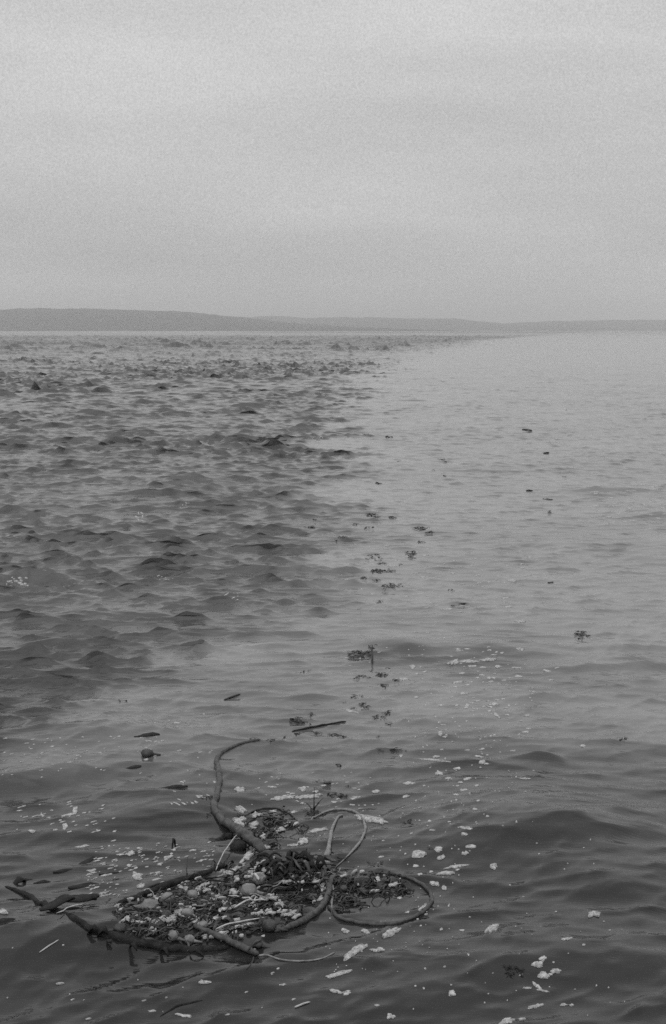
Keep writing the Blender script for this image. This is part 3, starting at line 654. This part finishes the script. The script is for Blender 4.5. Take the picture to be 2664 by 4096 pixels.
for poly, nd, nm_, nf_ in ((raft, 420, 950, 1350), (patch, 80, 130, 300), (ring, 150, 150, 150)):
    for k, (x, y) in enumerate(fill(poly, nd + nm_)):
        p = P(x, y); z = mound(x, y) if poly is raft else .01
        if mnoise.noise(Vector((x * .017, y * .04, 9))) < random.uniform(-.12, .28) - (.0 if k >= nd else .08): continue
        L = random.uniform(.03, .15); hd = random.gauss(.7, .5) + (PI if random.random() < .5 else 0)
        q = (p.x - math.cos(hd) * L / 2, p.y - math.sin(hd) * L / 2, p.z + z * random.uniform(.2, 1))
        if random.random() < .85: gm = ribbon_geo(q, L, random.uniform(.005, .02), hd, random.uniform(-2.5, 2.5), 4, .003, random.uniform(.004, .03), random.uniform(-1.5, 1.5), k)
        else:
            s0 = random.uniform(.006, .02); gm = ball_geo(q, s0 * 1.4, s0, s0 * .8, 6, 4, .3, hd, k)
        (dark_bits if k < nd else mid_bits).append(gm)
    for k, (x, y) in enumerate(fill(poly, nf_)):
        w1_ = mnoise.noise(Vector((x * .014, y * .034, 3)))
        if w1_ < random.uniform(.08, .3): continue
        froth_bits.append(foam_geo(x, y, random.uniform(6, 34), random.uniform(3, 9), random.uniform(0, 35), k * .7, .55, .006, mound(x, y) * random.uniform(.5, 1.1) + .008 if poly is raft else .014, n=8))
o = mesh_obj('seaweed_scraps', *merge(dark_bits), M['weed']); tag(o, 'dark shredded seaweed matted through the kelp raft', 'seaweed', kind='stuff')
o = mesh_obj('seaweed_scraps', *merge(mid_bits), M['blade_mid']); tag(o, 'paler shreds of seaweed matted through the kelp raft', 'seaweed', kind='stuff')
o = mesh_obj('froth', *merge(froth_bits), M['foam']); tag(o, 'white froth caught between the shreds of the kelp raft', 'foam', kind='stuff')

# ------------------------------------------------------------------ foam patches
named_foam = [
 (965, 3240, 62, 20, -25, 'bright slanting foam patch at the top of the thick hooked stipe'), (960, 3286, 60, 34, -6, 'rough bright foam patch beside the thick hooked stipe'), (1025, 3318, 90, 14, -34, 'long foam strip slanting down right from the rough patch'),
 (1034, 3392, 62, 14, 12, 'foam strip crossing the lower end of the thick stipe'), (985, 3430, 60, 22, 38, 'foam patch left of the two dark humps'), (925, 3484, 120, 15, 28, 'long foam streak running down left from the dark humps'),
 (1487, 3278, 124, 22, -11, 'long bright foam streak right of the looping stipe'), (1213, 3364, 36, 20, 22, 'small thick foam patch in the water above the raft'), (1264, 3322, 78, 12, 12, 'wavy foam strip in the water above the raft'), (1170, 3381, 44, 8, 4, 'thin foam strip below the small thick patch'),
 (1130, 3193, 84, 15, 8, 'wedge shaped foam streak far behind the raft, left one'), (1237, 3186, 92, 16, 4, 'wedge shaped foam streak far behind the raft, right one'), (961, 3157, 54, 15, -4, 'ragged foam patch right of the hooked stipe top'), (1211, 3157, 30, 16, 0, 'round foam patch between the wedges and the small float'),
 (1673, 3417, 60, 24, 3, 'square shouldered foam patch on the smooth water'), (1755, 3399, 32, 20, 0, 'round foam patch right of the squarish one'), (1764, 3431, 28, 15, 14, 'smaller foam patch below the round one'), (1661, 3464, 26, 9, 0, 'little flat foam patch under the squarish one'),
 (1829, 3466, 84, 11, 8, 'long winged foam streak on the smooth water'), (1784, 3494, 76, 15, 4, 'long foam streak just under the winged one'), (1739, 3535, 34, 17, -6, 'blotchy foam patch outside the kelp ring'), (1778, 3552, 23, 18, 0, 'round foam patch just outside the kelp ring'),
 (1974, 3467, 32, 19, 0, 'curled foam ring on the dark water face'), (1864, 3312, 54, 10, -6, 'foam strip on top of a column of foam flecks'), (1857, 3337, 34, 12, 0, 'foam patch second in the column of flecks'), (1882, 3387, 42, 13, 2, 'oval foam patch lower in the column of flecks'), (1860, 3415, 32, 14, 4, 'oval foam patch lowest in the column of flecks'),
 (1418, 3806, 118, 26, 31, 'big ragged foam patch slanting below the raft'), (1512, 3801, 46, 16, 6, 'foam patch right of the big slanting one'), (1565, 3730, 72, 20, 24, 'ragged foam patch under the kelp ring'), (1460, 3726, 32, 16, -14, 'small foam patch under the left side of the ring'), (1380, 3724, 30, 16, -20, 'three cornered foam patch left under the ring'),
 (1352, 3897, 88, 15, 16, 'split foam streak below the big slanting patch'), (1340, 3965, 52, 13, -12, 'curved foam patch low in the middle'), (1386, 3973, 36, 13, 12, 'foam patch right of the curved low one'), (816, 3930, 54, 16, 0, 'oval foam patch alone below the raft'), (740, 4064, 62, 11, -10, 'foam streak at the bottom edge left of centre'),
 (2377, 3657, 54, 22, 4, 'brightest dome shaped foam patch at lower right'), (2270, 3756, 44, 12, 10, 'oval foam patch left below the brightest dome'), (1966, 3715, 58, 24, 22, 'pointed foam patch on the dark water at right'), (2156, 3856, 54, 22, 12, 'foam patch topping a curl of foam'), (2170, 3835, 28, 16, 20, 'small foam knob on the patch that tops the curl'), (2174, 3903, 46, 22, 0, 'foam ring in the middle of a curl of foam'), (2222, 3886, 36, 16, 0, 'oval foam patch right of the foam ring'), (2148, 3945, 38, 14, -40, 'tail of the curl of foam'), (2170, 3963, 44, 6, -10, 'thin foam thread at the end of the tail'), (2106, 3952, 32, 7, 4, 'small foam sliver left of the tail'),
 (1806, 3976, 32, 19, -10, 'round foam ring alone in dark water'), (2142, 4026, 58, 15, 14, 'foam streak near the bottom right'), (1563, 4067, 30, 22, 0, 'round foam patch near the bottom edge'), (2030, 4086, 56, 18, 14, 'foam patch cut by the bottom edge'), (2090, 4076, 34, 9, 2, 'small foam streak beside the patch at the bottom edge'), (2256, 4020, 28, 8, 0, 'small foam sliver in the bottom right corner'), (2284, 4022, 20, 8, 0, 'foam dot beside the sliver in the bottom right corner'),
 (1746, 3042, 104, 8, -6, 'long thin foam line in the middle of the foam belt'), (1757, 3094, 32, 13, 4, 'bright oval foam patch under the long thin line'), (1927, 3049, 28, 14, 0, 'bright round foam patch right of the long thin line'), (1914, 3026, 40, 6, -12, 'thin foam sliver over the bright round patch'), (2332, 2985, 24, 13, 0, 'lone round foam patch in the right water'), (2097, 3114, 46, 5, -3, 'thin lone foam line in the right water'), (1636, 3133, 42, 11, 2, 'oval foam patch at the left of the belt'), (1505, 3166, 32, 10, 2, 'lone oval foam patch left of the belt'), (1856, 3160, 32, 9, 0, 'small oval foam patch in the belt'), (1829, 3074, 32, 10, 4, 'bright small foam patch between the long line and the round patch'), (1622, 3187, 28, 10, 8, 'small foam patch below the left oval one'),
 (13, 3648, 34, 17, -8, 'foam patch cut by the left edge of the picture'), (521, 3415, 38, 15, 4, 'bright foam patch on the left water'), (546, 3505, 40, 22, -8, 'round foam patch above the upper left stipe'), (672, 3430, 38, 14, 18, 'slanting foam patch left of the thick stipe'), (562, 3546, 34, 16, 24, 'foam patch touching the upper left stipe'), (260, 3308, 22, 24, 16, 'small foam patch under a cluster of streaks on the left'), (280, 3258, 62, 8, 14, 'foam streak in the cluster on the left slope'), (300, 3240, 18, 30, -20, 'short steep foam streak in the cluster on the left slope'), (128, 3325, 24, 12, 6, 'tiny foam patch far left of the cluster of streaks'),
 (330, 3385, 50, 7, 8, 'thin foam line on the left water'), (820, 3527, 56, 8, 8, 'foam streak under the upper left stipe'), (735, 3548, 42, 24, -10, 'bright froth lump under the upper left stipe'), (718, 3640, 44, 44, 0, 'brightest froth lump in the left of the raft'), (775, 3628, 70, 14, 22, 'froth streak right of the brightest lump'), (1292, 3550, 26, 32, 0, 'bright froth lump inside the bend of the right stipe'), (1259, 3474, 14, 16, 0, 'small froth lump between the two floats on the right'), (900, 3716, 100, 14, 10, 'froth streak behind the straight stipe'), (800, 3187, 40, 9, -12, 'froth streak meeting the hooked stipe from the left'),
 (1695, 3628, 46, 14, 34, 'foam streak lying along the inner right of the ring'), (1508, 3516, 22, 22, -30, 'froth lump in the back of the kelp ring'),
 (1874, 2646, 60, 12, 0, 'foam streak on the face of a low wave'), (1955, 2640, 56, 11, 3, 'foam streak right of another on a low wave'), (1815, 2650, 44, 16, 8, 'brighter foam patch at the left of a low wave'), (1650, 2667, 24, 13, 0, 'foam patch alone left of the low wave'), (1977, 2816, 38, 10, 4, 'bright oval foam patch high in the belt'), (1868, 2822, 20, 14, 0, 'small round foam patch left of a bright oval'), (1988, 2862, 44, 10, -38, 'curved foam sliver in the belt'), (1610, 2717, 46, 9, 0, 'foam patch beside a weed scrap'), (2076, 2706, 30, 9, -6, 'foam patch at the right of the belt'), (2188, 2684, 36, 9, -12, 'foam patch at the upper right of the belt'), (1990, 2667, 24, 10, 0, 'small foam patch in the crowd on the low wave'),
 (1760, 2934, 22, 16, -20, 'small broken foam patch in the belt'), (1405, 2845, 60, 6, -14, 'thin foam squiggle under the weed scraps'), (2048, 2323, 32, 10, 0, 'bright froth fleck in the middle distance'), (1790, 2436, 44, 6, 2, 'foam streak under a flat weed scrap'), (2082, 2486, 42, 8, 0, 'foam fleck on the smooth middle water')]
for i, (px, py, w, h, dg_, lb) in enumerate(named_foam):
    thing_mesh('foam_patch', foam_geo(px, py, w, h, dg_, i * 1.37 + .5, .5), M['foam'], lb, 'foam', 'foam patches on the water')
zones = [((1700, 2180, 2200, 2560), 60, (14, 40), (2.5, 5), 2, 'thin foam fleck in the belt far down the smooth water'), ((1620, 2585, 2220, 2900), 95, (12, 38), (4, 8), 2, 'small foam fleck in the upper part of the foam belt'),
  ((1600, 2900, 2010, 3330), 70, (10, 32), (5, 10), 2, 'small foam fleck in the lower part of the foam belt'), ((1520, 3330, 1900, 3740), 34, (10, 22), (6, 11), 6, 'little foam fleck near the kelp ring'),
  ((1080, 3100, 1520, 3270), 30, (14, 40), (4, 9), 3, 'small foam fleck just behind the raft'), ((350, 3360, 860, 3590), 55, (14, 44), (4, 9), 13, 'foam fleck streaked along the water left of the raft'),
  ((560, 2850, 860, 3060), 26, (10, 30), (3, 7), 5, 'foam fleck on the water left of the hook'), ((1300, 3620, 2500, 4080), 34, (8, 20), (5, 10), 6, 'little foam dot on the dark water at lower right'), ((20, 3740, 1250, 4080), 24, (14, 30), (5, 9), 10, 'little foam dot on the dark water at lower left')]
extra = []
cnt = 0
for (x0, y0, x1, y1), n, wr, hr, dg_, lb in zones:
    for i in range(n):
        for _ in range(12):
            if 'belt' in lb:
                v = random.uniform(0, 1); y = y0 + (y1 - y0) * v
                cx = np.interp(y, [2180, 2400, 2600, 2750, 2900, 3100, 3330], [1900, 1900, 1920, 1900, 1870, 1760, 1800]); sx = np.interp(y, [2180, 2600, 2900, 3330], [150, 170, 120, 90])
                x = random.gauss(cx, sx)
            else: x, y = random.uniform(x0, x1), random.uniform(y0, y1)
            if not inside(raft, x, y): break
        w, h = random.uniform(*wr) ** 1.0, random.uniform(*hr); s0 = random.random() ** 1.6 * .8 + .35; w *= s0; h *= max(s0, .6)
        gm = foam_geo(x, y, w, h, dg_ + random.uniform(-8, 8), i * 1.91 + x * .01, .5)
        if w > 11 and cnt < 190:
            cnt += 1; thing_mesh('foam_fleck', gm, M['foam'], lb, 'foam', lb.replace('fleck', 'flecks').replace('dot', 'dots'))
        else: extra.append(gm)
for (x0, y0, x1, y1), n, wr, hr, dg_ in (((2380, 1925, 2664, 2100), 60, (10, 30), (2, 4), 2), ((0, 2940, 620, 3110), 55, (6, 20), (2, 4), 12), ((1000, 3090, 1550, 3330), 40, (6, 14), (2, 4), 4), ((1250, 3330, 1900, 3900), 90, (3, 8), (2, 4), 6), ((60, 3200, 460, 3330), 40, (6, 26), (2, 5), 14),
         ((1350, 2150, 1800, 2700), 50, (6, 18), (2, 3), 2), ((350, 3380, 900, 3600), 120, (5, 22), (2, 4), 14), ((1900, 3300, 2500, 4090), 26, (4, 9), (3, 5), 0), ((680, 3080, 860, 3220), 20, (8, 22), (3, 6), -20), ((1600, 2560, 2200, 3300), 90, (5, 10), (2, 4), 0),
         ((25, 2310, 110, 2345), 16, (8, 20), (4, 8), 0), ((540, 2050, 580, 2085), 14, (4, 10), (4, 8), 0), ((1262, 1745, 1290, 1768), 8, (4, 9), (3, 7), 0), ((700, 2010, 760, 2030), 8, (4, 10), (2, 5), 0), ((2210, 1765, 2240, 1785), 7, (4, 9), (3, 8), 0), ((630, 2300, 700, 2320), 8, (4, 10), (2, 4), 10), ((900, 2370, 960, 2400), 8, (4, 16), (2, 4), 20)):
    for i in range(n):
        extra.append(foam_geo(random.uniform(x0, x1), random.uniform(y0, y1), random.uniform(*wr), random.uniform(*hr), dg_ + random.uniform(-8, 8), i * 1.3, .5))
o = mesh_obj('foam_specks', *merge(extra), M['foam']); tag(o, 'countless tiny specks of foam strewn over the water', 'foam', kind='stuff')
